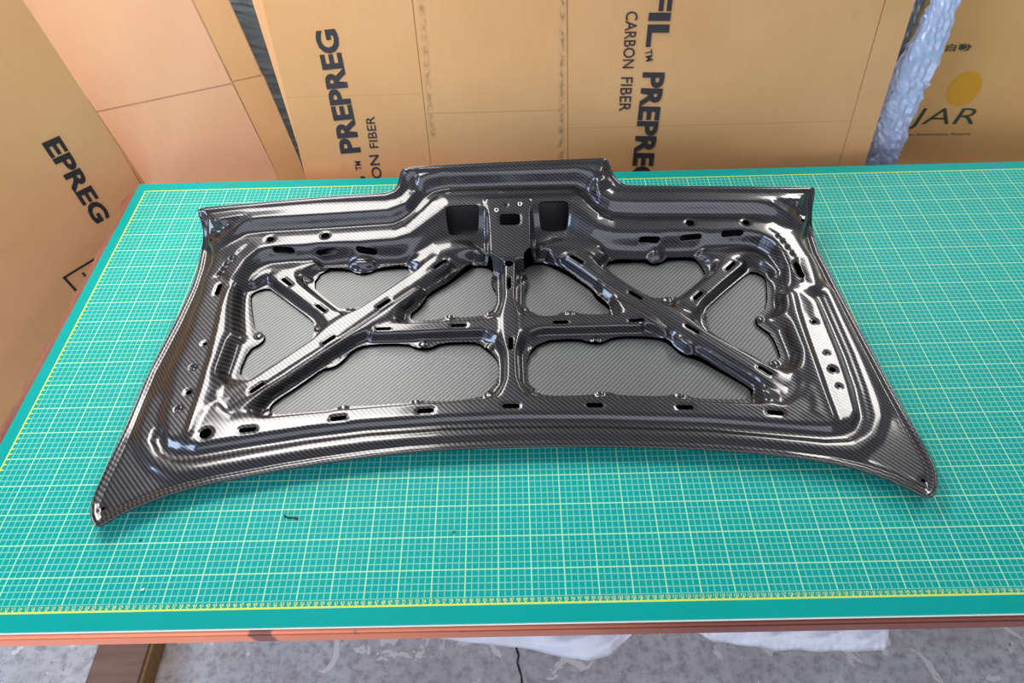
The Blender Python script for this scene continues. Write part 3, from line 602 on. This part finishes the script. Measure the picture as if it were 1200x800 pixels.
# carton at the right with the recycler's print
e, P0, up = sheet_empty('printed_carton', 'F', 'brown carton at the right with yellow disc and green JAR lettering')
FB = low('F', 0)[1]
pf = board('panel', [(1.06, FB), (2.3, FB), (2.3, 0.50), (1.06, 0.50)], M['card_right'], e)
lettering('print_lettering', 'JAR', 'jar_f', M['ink_green'], pf, -0.006, 0.0016, 0.3, 1.2)
lettering('print_lettering', 'Japan Automotive Recycle', 'sub_f', M['ink_green'], pf, 0.0, 0.0016, 0.2, 1.3)
lettering('print_lettering', '自動', 'kanji_f', M['ink_green'], pf, 0.012, 0.0016)
(sx, sy), (rx, ry), _ = TXT['sun_f']
rr = abs(rx - sx)
mesh_obj('print_disc', [(sx, sy, .0008)] + [(sx + rr * math.cos(a), sy + rr * math.sin(a), .0008) for a in np.linspace(0, 2 * math.pi, 48, endpoint=False)], [(0, i + 1, (i + 1) % 48 + 1) for i in range(48)], M['ink_yellow'], pf)


def wrapped(name, key, prof, b_lo, b_hi, depth, mat, label, cat='wrapped board', zoff=0.0):
    """a board wound in crinkled plastic film, seen on its narrow edge"""
    P0, h, up = [Vector(q) for q in PLANES[key]]
    n = h.cross(up).normalized()
    e = empty(name)
    m = Matrix((h, up, n)).transposed().to_4x4()
    m.translation = P0
    e.matrix_world = m
    tag(e, label, cat)
    NU, NV = 28, 120
    v, f = [], []
    for j in range(NV + 1):
        tt = j / NV
        b = b_lo + (b_hi - b_lo) * tt
        a = np.interp(b, [q[0] for q in prof], [q[1] for q in prof])
        w = np.interp(b, [q[0] for q in prof], [q[2] for q in prof])
        for i in range(NU):
            th = 2 * math.pi * i / NU
            cx_, cz_ = math.cos(th), math.sin(th)
            k = (abs(cx_) ** 4 + abs(cz_) ** 4) ** -0.25
            wr = 1 + 0.07 * math.sin(13 * th + 31 * b + 4 * math.sin(40 * b)) + 0.11 * rng.uniform(-1, 1)
            v.append((a + w / 2 * cx_ * k * wr, b, zoff + depth / 2 * cz_ * k * wr))
    for j in range(NV):
        for i in range(NU):
            i2 = (i + 1) % NU
            f.append((j * NU + i, j * NU + i2, (j + 1) * NU + i2, (j + 1) * NU + i))
    f.append(tuple(range(NU))[::-1])
    f.append(tuple(NV * NU + i for i in range(NU)))
    mesh_obj('plastic_wrap', v, f, mat, e, smooth=False)
    return e


e = wrapped('wrapped_board', 'W', WRAP,  low('W', 0)[1], 0.48, 0.045, M['wrap'], 'narrow board wound in crinkled blue white plastic between the right cartons')
wrapped('wrapped_board', 'W', [(-1, 1.0, .02), (0.15, 1.013, .02), (.23, 1.035, .03), (.34, 1.043, .036), (0.9, 1.06, .04)], low('W', 0)[1], 0.48, 0.030, M['wrap_grey'], 'thin grey film wrapped strip behind the right end of the wide carton', zoff=-0.05)
wrapped('wrapped_board', 'F', [(-1, -0.55, .34), (1, -.55, .34)], low('F', 0)[1], 0.55, 0.03, M['wrap_grey'], 'grey blue film wrapped board in the gap behind the blank carton', zoff=-0.22)

# ------------------------------------------------------------------ below the table
pl = empty('floor_plank', (-0.335, -0.95, 0))
tag(pl, 'worn brown timber plank on the concrete floor under the left table end', 'plank')
bm_obj('top_board', box_bm(-0.068, 0.064, -0.55, 0.22, 0.03, 0.06, 0.002), M['plank'], pl)
bm_obj('side_board', box_bm(0.045, 0.074, -0.55, 0.22, 0.0, 0.055, 0.002), M['plank_side'], pl)
bm_obj('side_board', box_bm(-0.074, -0.045, -0.55, 0.22, 0.0, 0.029, 0.002), M['plank_side'], pl)


def film(name, x0, x1, prof, label, crumple):
    NX, NY = 90, 10
    v, f = [], []
    for i in range(NX + 1):
        s = i / NX
        x = x0 + (x1 - x0) * s
        out = np.interp(s, [p[0] for p in prof], [p[1] for p in prof])
        for j in range(NY + 1):
            q = j / NY
            yy = -0.960 - (0.026 + out) * q ** 0.8
            zz = T - 0.052 - 0.035 * q ** 2 * min(1.0, max(0.15, (out + 0.014) / 0.02)) - 0.004 * abs(math.sin(5 * q + 14 * s))
            yy += crumple * math.sin(37 * s + 6 * q) * q * 0.4
            zz += crumple * rng.uniform(-1, 1) * q - crumple
            v.append((x, yy, zz))
    for i in range(NX):
        for j in range(NY):
            a = i * (NY + 1) + j
            f.append((a, a + 1, a + NY + 2, a + NY + 1))
    o = mesh_obj(name, v, f, M['film'], smooth=True)
    md = o.modifiers.new('thickness', 'SOLIDIFY')
    md.thickness = 0.0006
    tag(o, label, 'plastic film')
    return o


film('plastic_film', 0.50, 0.862, [(0, -0.012), (.25, 0.000), (.5, .008), (.68, .022), (.78, 0.028), (.88, 0.021), (1, -0.012)], 'smooth milky plastic film hanging out under the middle of the table front', 0.0006)
film('plastic_film', 0.93, 1.245, [(0, -0.012), (.15, 0.004), (.45, .017), (.7, .021), (.9, 0.022), (.985, 0.019), (1, -0.01)], 'crumpled clear plastic film hanging out under the right of the table front', 0.0022)

# ------------------------------------------------------------------ carbon trunk lid (lying on its outer skin)
G = 0.002
OUT = np.array(OUTLINE) / 1000.0


def seg_dist(px, py, pts, closed):
    """distance to a polyline and the height interpolated at the nearest point"""
    pts = np.asarray(pts, dtype=np.float32)
    n = len(pts)
    best = np.full(px.shape, 1e9, np.float32)
    zz = np.zeros(px.shape, np.float32)
    for i in range(n if closed else n - 1):
        a, b = pts[i], pts[(i + 1) % n]
        dx, dy = b[0] - a[0], b[1] - a[1]
        L2 = dx * dx + dy * dy + 1e-12
        t_ = np.clip(((px - a[0]) * dx + (py - a[1]) * dy) / L2, 0, 1)
        d = (px - a[0] - t_ * dx) ** 2 + (py - a[1] - t_ * dy) ** 2
        m = d < best
        best = np.where(m, d, best)
        zz = np.where(m, a[2] + t_ * (b[2] - a[2]), zz)
    return np.sqrt(best), zz


def inside(px, py, pts):
    pts = np.asarray(pts, dtype=np.float32)
    c = np.zeros(px.shape, bool)
    n = len(pts)
    for i in range(n):
        a, b = pts[i], pts[(i + 1) % n]
        if a[1] == b[1]:
            continue
        m = (a[1] > py) != (b[1] > py)
        c ^= m & (px < (b[0] - a[0]) * (py - a[1]) / (b[1] - a[1]) + a[0])
    return c


def chaikin(pts, it=2):
    p_ = [np.array(q, float) for q in pts]
    for _ in range(it):
        q_ = []
        for i in range(len(p_)):
            a, b = p_[i], p_[(i + 1) % len(p_)]
            q_ += [a * .75 + b * .25, a * .25 + b * .75]
        p_ = q_
    return np.array(p_)


def blur(z, sig):
    r = int(3 * sig) + 1
    k = np.exp(-0.5 * (np.arange(-r, r + 1) / sig) ** 2)
    k /= k.sum()
    for ax in (0, 1):
        zp = np.pad(z, [(r, r) if i == ax else (0, 0) for i in (0, 1)], mode='edge')
        z = sum(k[i] * (zp[i:i + z.shape[0], :] if ax == 0 else zp[:, i:i + z.shape[1]]) for i in range(2 * r + 1))
    return z


X0, X1 = OUT[:, 0].min() - 0.012, OUT[:, 0].max() + 0.012
Y0, Y1 = OUT[:, 1].min() - 0.012, OUT[:, 1].max() + 0.012
# coarse grid for the relief, fine grid for the mesh
GC = 0.0025
cxs = np.arange(X0, X1 + GC, GC)
cys = np.arange(Y0, Y1 + GC, GC)
CX, CY = np.meshgrid(cxs.astype(np.float32), cys.astype(np.float32), indexing='ij')
fxs = np.arange(X0, X1, G)
fys = np.arange(Y0, Y1, G)
FX, FY = np.meshgrid(fxs.astype(np.float32), fys.astype(np.float32), indexing='ij')


def up_sample(z):
    ix = (fxs - X0) / GC
    iy = (fys - Y0) / GC
    i0 = np.minimum(ix.astype(int), z.shape[0] - 2)
    j0 = np.minimum(iy.astype(int), z.shape[1] - 2)
    fx_, fy_ = (ix - i0)[:, None], (iy - j0)[None, :]
    a = z[i0][:, j0]
    b = z[i0 + 1][:, j0]
    c = z[i0][:, j0 + 1]
    d = z[i0 + 1][:, j0 + 1]
    return (a * (1 - fx_) + b * fx_) * (1 - fy_) + (c * (1 - fx_) + d * fx_) * fy_


def smoothstep(a, b, x):
    q = np.clip((x - a) / (b - a), 0, 1)
    return q * q * (3 - 2 * q)


# fine signed distances
d_out, z_out = seg_dist(FX, FY, OUT, True)
in_out = inside(FX, FY, OUT)
SD_out = np.where(in_out, d_out, -d_out)
SD_open = np.full(FX.shape, 1e3, np.float32)
for op in OPENINGS:
    p_ = chaikin(np.array(op) / 1000.0, 1)
    lo, hi = p_.min(0) - 0.06, p_.max(0) + 0.06
    i0, i1 = np.searchsorted(fxs, lo[0]), np.searchsorted(fxs, hi[0])
    j0, j1 = np.searchsorted(fys, lo[1]), np.searchsorted(fys, hi[1])
    sx_, sy_ = FX[i0:i1, j0:j1], FY[i0:i1, j0:j1]
    d, _ = seg_dist(sx_, sy_, p_, True)
    d = np.where(inside(sx_, sy_, p_), -d, d)
    SD_open[i0:i1, j0:j1] = np.minimum(SD_open[i0:i1, j0:j1], d)

# relief: blend of the measured plateaus, beads and grooves by inverse distance
num = np.zeros(CX.shape)
den = np.zeros(CX.shape)


def add_region(d, z):
    global num, den
    w = 1.0 / np.maximum(d, 0.0004) ** 3
    num = num + w * z
    den = den + w


for closed, band, pts in REGIONS:
    p_ = np.array(pts) / 1000.0
    d, z = seg_dist(CX, CY, p_, bool(closed))
    if closed:
        d = np.where(inside(CX, CY, p_), 0, d)
    add_region(np.maximum(d - band / 1000.0, 0), z)
d, z = seg_dist(CX, CY, OUT, True)
add_region(np.maximum(d - 0.006, 0), z)
sdc = np.full(CX.shape, 1e3, np.float32)
for op in OPENINGS:
    p_ = np.array(op) / 1000.0
    d, _ = seg_dist(CX, CY, p_, True)
    sdc = np.minimum(sdc, np.where(inside(CX, CY, p_), -d, d))
add_region(np.maximum(sdc - 0.0055, 0), 0.0145)
Z = up_sample(num / den)
Z = blur(Z, 1.1)
# flange lip round each opening, thin rim bead round the outside
Z = Z - 0.0015 * np.exp(-((SD_out - 0.0115) / 0.003) ** 2)
Z = Z + 0.0012 * np.exp(-((SD_out - 0.004) / 0.003) ** 2)
# latch mount standing proud of the rear face
br = np.array(BRACKET) / 1000.0
d, zb = seg_dist(FX, FY, br, True)
inb = inside(FX, FY, br)
# plane through the mount's outline
A_ = np.c_[br[:, 0], br[:, 1], np.ones(len(br))]
cf = np.linalg.lstsq(A_, br[:, 2], rcond=None)[0]
zpl = cf[0] * FX + cf[1] * FY + cf[2]
wgt = smoothstep(-0.008, 0.001, np.where(inb, d, -d))
Z = np.where(wgt > 0, Z + (np.maximum(zpl, Z) - Z) * wgt, Z)
for q in BUMPS:
    r2 = (FX - q[0] / 1000) ** 2 + (FY - q[1] / 1000) ** 2
    Z = Z + 0.0030 * smoothstep(0.0090, 0.0045, np.sqrt(r2)) * smoothstep(0.0215, 0.0165, Z)
for q in DIMPLES:
    r2 = np.sqrt((FX - q[0] / 1000) ** 2 + (FY - q[1] / 1000) ** 2)
    Z = Z - 0.005 * smoothstep(0.0068, 0.003, r2)
# holes: measured on the surface itself, so they stay round on the steep rear faces
Z0 = Z.copy()
SD_hole = np.full(FX.shape, 1e3, np.float32)
for (a, b, r) in HOLES:
    a, b, r = np.array(a) / 1000, np.array(b) / 1000, r / 1000
    lo, hi = np.minimum(a, b) - r - 0.02, np.maximum(a, b) + r + 0.02
    i0, i1 = np.searchsorted(fxs, lo[0]), np.searchsorted(fxs, hi[0])
    j0, j1 = np.searchsorted(fys, lo[1]), np.searchsorted(fys, hi[1])
    for q in (a, b):
        qi, qj = min(np.searchsorted(fxs, q[0]), len(fxs) - 1), min(np.searchsorted(fys, q[1]), len(fys) - 1)
        q[2] = Z0[qi, qj]
    sx_, sy_, sz_ = FX[i0:i1, j0:j1], FY[i0:i1, j0:j1], Z0[i0:i1, j0:j1]
    e_ = b - a
    t_ = np.clip(((sx_ - a[0]) * e_[0] + (sy_ - a[1]) * e_[1] + (sz_ - a[2]) * e_[2]) / (e_ @ e_ + 1e-12), 0, 1)
    d = np.sqrt((sx_ - a[0] - t_ * e_[0]) ** 2 + (sy_ - a[1] - t_ * e_[1]) ** 2 + (sz_ - a[2] - t_ * e_[2]) ** 2)
    SD_hole[i0:i1, j0:j1] = np.minimum(SD_hole[i0:i1, j0:j1], d - r)
for rc in RECTS:
    p_ = chaikin(chaikin([q for pa, pb in zip(rc, rc[1:] + rc[:1]) for q in (np.array(pa) * .88 + np.array(pb) * .12, np.array(pa) * .12 + np.array(pb) * .88)], 1), 1)[:, :] / 1000.0
    d, _ = seg_dist(FX, FY, p_, True)
    SD_hole = np.minimum(SD_hole, np.where(inside(FX, FY, p_), -d, d))
# pressed-in edges of the slots
Z = Z - 0.0012 * smoothstep(0.0050, 0.0, SD_hole)
Z = blur(Z, 0.7)

# outer skin: shallow dish that rises to the rim
SKB = 0.006 + 0.004 * ((FX - 0.677) / 0.65) ** 2
ZS = SKB + (z_out - 0.003 - SKB) * np.exp(-np.maximum(SD_out, 0) / 0.035)
ZS = blur(ZS, 4)
Z = np.maximum(Z, ZS + 0.004)

nx_, ny_ = np.gradient(Z, G)


def clip_mesh(S, Zf):
    """marching squares: quads where S>0, clipped cells along S=0; returns verts, faces, cut segments"""
    nI, nJ = S.shape
    S = np.where(np.abs(S) < 1e-6, 1e-6, S)
    pos = S > 0
    idx = -np.ones(S.shape, int)
    used = pos.copy()
    ii, jj = np.nonzero(used)
    idx[ii, jj] = np.arange(len(ii))
    verts = [(fxs[i], fys[j], Zf[i, j], i, j) for i, j in zip(ii, jj)]
    full = pos[:-1, :-1] & pos[1:, :-1] & pos[:-1, 1:] & pos[1:, 1:]
    anyp = pos[:-1, :-1] | pos[1:, :-1] | pos[:-1, 1:] | pos[1:, 1:]
    fi, fj = np.nonzero(full)
    quads = np.c_[idx[fi, fj], idx[fi + 1, fj], idx[fi + 1, fj + 1], idx[fi, fj + 1]]
    faces = [tuple(q) for q in quads.tolist()]
    cent = [(a, b) for a, b in zip((fxs[fi] + G / 2).tolist(), (fys[fj] + G / 2).tolist())]
    cuts = {}
    segs = []

    def cut(a, b):
        k = (a, b) if a < b else (b, a)
        if k not in cuts:
            (i, j), (k_, l_) = k
            t_ = S[i, j] / (S[i, j] - S[k_, l_])
            cuts[k] = len(verts)
            verts.append((fxs[i] + (fxs[k_] - fxs[i]) * t_, fys[j] + (fys[l_] - fys[j]) * t_, Zf[i, j] + (Zf[k_, l_] - Zf[i, j]) * t_, i + (k_ - i) * t_, j + (l_ - j) * t_))
        return cuts[k]
    for i, j in zip(*np.nonzero(anyp & ~full)):
        cs = [(i, j), (i + 1, j), (i + 1, j + 1), (i, j + 1)]
        poly = []
        marks = []
        for k in range(4):
            a, b = cs[k], cs[(k + 1) % 4]
            if pos[a]:
                poly.append(idx[a])
            if pos[a] != pos[b]:
                c = cut(a, b)
                poly.append(c)
                marks.append((c, pos[a]))
        if len(poly) >= 3:
            faces.append(tuple(poly))
            cent.append((fxs[i] + G / 2, fys[j] + G / 2))
        for k in range(len(marks)):
            if marks[k][1]:
                segs.append((marks[k][0], marks[(k + 1) % len(marks)][0]))
    return verts, faces, cent, segs


S_frame = np.minimum(np.minimum(SD_out, SD_open), SD_hole)
verts, faces, cent, segs = clip_mesh(S_frame, Z)
V = np.array(verts)
cent = np.array(cent)
owner = np.zeros(len(faces), int)
names = ['perimeter_frame'] + [z[0] for z in ZONES]
for k, (nm, pts) in reversed(list(enumerate(ZONES))):
    p_ = np.c_[np.array(pts) / 1000.0, np.zeros(len(pts))]
    owner[inside(cent[:, 0], cent[:, 1], p_)] = k + 1


def samp(arr):
    i0 = np.clip(V[:, 3].astype(int), 0, arr.shape[0] - 2)
    j0 = np.clip(V[:, 4].astype(int), 0, arr.shape[1] - 2)
    a, b = V[:, 3] - i0, V[:, 4] - j0
    return (arr[i0, j0] * (1 - a) + arr[i0 + 1, j0] * a) * (1 - b) + (arr[i0, j0 + 1] * (1 - a) + arr[i0 + 1, j0 + 1] * a) * b


NRM = np.c_[-samp(nx_), -samp(ny_), np.ones(len(V))]
NRM /= np.linalg.norm(NRM, axis=1)[:, None]

LX, LY = 0.677, -0.45
# flanges round the openings sit down on the skin; pressed holes have short turned-down lips
wall = np.where((samp(SD_open) < 0.001), V[:, 2] - samp(ZS) + 0.0002, 0.0040)
wdir = np.where((samp(SD_open) < 0.001)[:, None], np.array((0.0, 0.0, 1.0)), NRM)
lid = empty('trunk_lid', (LX, LY, T + 0.0006))
tag(lid, 'black carbon fibre car trunk lid lying upside down on the green cutting mat', 'trunk lid')
vert_owner = {}
for fc, ow in zip(faces, owner):
    for q in fc:
        vert_owner.setdefault(q, ow)
for k, nm in enumerate(names):
    fsel = [faces[i] for i in np.nonzero(owner == k)[0]]
    if not fsel:
        continue
    ids = sorted({q for fc in fsel for q in fc})
    rm = {q: i for i, q in enumerate(ids)}
    vv = [(V[q, 0] - LX, V[q, 1] - LY, V[q, 2]) for q in ids]
    ff = [tuple(rm[q] for q in fc) for fc in fsel]
    nn = [tuple(NRM[q]) for q in ids]
    # turned-down edges
    for a, b in segs:
        if vert_owner.get(a, 0) != k:
            continue
        m_ = len(vv)
        for q in (a, b):
            vv.append((V[q, 0] - LX, V[q, 1] - LY, V[q, 2]))
        for q in (b, a):
            vv.append((V[q, 0] - LX - wdir[q, 0] * wall[q], V[q, 1] - LY - wdir[q, 1] * wall[q], V[q, 2] - wdir[q, 2] * wall[q]))
        e_ = V[b, :2] - V[a, :2]
        n_ = np.array((-e_[1], e_[0]))
        ln = np.linalg.norm(n_) + 1e-9
        n_ = n_ / ln
        nn += [(n_[0], n_[1], 0.0)] * 4
        ff.append((m_, m_ + 3, m_ + 2, m_ + 1))
    o = mesh_obj(nm, vv, ff, M['frame'], lid, smooth=True)
    o.data.normals_split_custom_set_from_vertices(nn)
    if nm == 'latch_mount':
        latch = o

# outer skin (its inner face shows through the openings)
st = 2
keep = SD_out[::st, ::st] > 0.0012
sfx, sfy, sZ = fxs[::st], fys[::st], ZS[::st, ::st]
ii, jj = np.nonzero(keep)
idx = -np.ones(keep.shape, int)
idx[ii, jj] = np.arange(len(ii))
full = keep[:-1, :-1] & keep[1:, :-1] & keep[:-1, 1:] & keep[1:, 1:]
fi, fj = np.nonzero(full)
vv = np.c_[sfx[ii] - LX, sfy[jj] - LY, sZ[ii, jj]].tolist()
ff = np.c_[idx[fi, fj], idx[fi + 1, fj], idx[fi + 1, fj + 1], idx[fi, fj + 1]]
# the openings show the satin back of the skin; the rear part is coloured dark to stand in for cavity shade
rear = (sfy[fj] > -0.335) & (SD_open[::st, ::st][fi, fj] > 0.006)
for nm, sel, mt in (('outer_skin', ~rear, M['skin']), ('shaded_rear_skin', rear, M['edge'])):
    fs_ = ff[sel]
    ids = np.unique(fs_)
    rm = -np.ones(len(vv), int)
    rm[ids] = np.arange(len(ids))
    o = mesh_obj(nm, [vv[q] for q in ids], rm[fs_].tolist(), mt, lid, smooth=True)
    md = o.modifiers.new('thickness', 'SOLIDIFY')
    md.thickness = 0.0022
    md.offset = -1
# rolled rim that joins skin and frame round the outline
rim_v, rim_f = [], []
oc = chaikin(OUT, 1)
NR = len(oc)
for i in range(NR):
    a, b = oc[i - 1], oc[(i + 1) % NR]
    tg = (b - a) / (np.linalg.norm(b - a) + 1e-9)
    nrm = np.array((-tg[1], tg[0]))
    nrm = nrm / (np.linalg.norm(nrm) + 1e-9)
    for j in range(8):
        th = 2 * math.pi * j / 8
        rim_v.append((oc[i][0] + nrm[0] * 0.0022 * math.cos(th) - LX, oc[i][1] + nrm[1] * 0.0022 * math.cos(th) - LY, oc[i][2] - 0.002 + 0.0042 * math.sin(th)))
for i in range(NR):
    for j in range(8):
        rim_f.append((i * 8 + j, ((i + 1) % NR) * 8 + j, ((i + 1) % NR) * 8 + (j + 1) % 8, i * 8 + (j + 1) % 8))
mesh_obj('rim', rim_v, rim_f, M['frame'], lid, smooth=True)
# threaded inserts on the latch mount
for q in WELD:
    bm = bmesh.new()
    bmesh.ops.create_cone(bm, cap_ends=False, segments=20, radius1=0.0052, radius2=0.0046, depth=0.003)
    bmesh.ops.create_cone(bm, cap_ends=False, segments=20, radius1=0.0026, radius2=0.0028, depth=0.003)
    bm.verts.ensure_lookup_table()
    tv = [v for v in bm.verts if v.co.z > 0]
    o_ = [v for v in tv if v.co.xy.length > 0.004]
    i_ = [v for v in tv if v.co.xy.length <= 0.004]
    key = lambda v: math.atan2(v.co.y, v.co.x)
    o_.sort(key=key)
    i_.sort(key=key)
    for k in range(20):
        bm.faces.new((o_[k], o_[(k + 1) % 20], i_[(k + 1) % 20], i_[k]))
    ins = bm_obj('threaded_insert', bm, M['zinc'], latch, True)
    i0, j0 = np.searchsorted(fxs, q[0] / 1000), np.searchsorted(fys, q[1] / 1000)
    ins.location = (q[0] / 1000 - LX, q[1] / 1000 - LY, float(Z[i0, j0]) + 0.001)
    ins.rotation_euler = Vector((-nx_[i0, j0], -ny_[i0, j0], 1)).to_track_quat('Z', 'Y').to_euler()

# ------------------------------------------------------------------ scraps left on the mat


def scrap(name, pts, r, mat, label):
    v, f = [], []
    for (x, y) in pts:
        for j in range(6):
            th = 2 * math.pi * j / 6
            v.append((x - pts[0][0], y - pts[0][1] + r * math.cos(th), r + r * math.sin(th)))
    n_ = len(pts)
    for i in range(n_ - 1):
        for j in range(6):
            f.append((i * 6 + j, (i + 1) * 6 + j, (i + 1) * 6 + (j + 1) % 6, i * 6 + (j + 1) % 6))
    f += [tuple(range(6))[::-1], tuple((n_ - 1) * 6 + j for j in range(6))]
    o = mesh_obj(name, v, f, mat, None, True)
    o.location = (pts[0][0], pts[0][1], T + 0.0002)
    return tag(o, label, 'scrap')


scrap('fibre_scrap', [(0.305, -0.8105), (0.312, -0.8135), (0.320, -0.8140), (0.329, -0.8160)], 0.0013, M['edge'], 'short black fibre strand lying on the mat in front of the lid')
scrap('fibre_scrap', [(0.0845, -0.846), (0.086, -0.845)], 0.0014, M['edge'], 'tiny dark crumb on the mat below the left lid tip')
scrap('fibre_scrap', [(0.5785, -0.8435), (0.581, -0.841)], 0.0013, M['edge'], 'tiny dark crumb on the mat below the middle of the lid')
scrap('paper_scrap', [(0.113, -0.921), (0.118, -0.9195)], 0.0018, M['mat_core'], 'tiny white crumb on the mat near the front left ruler')
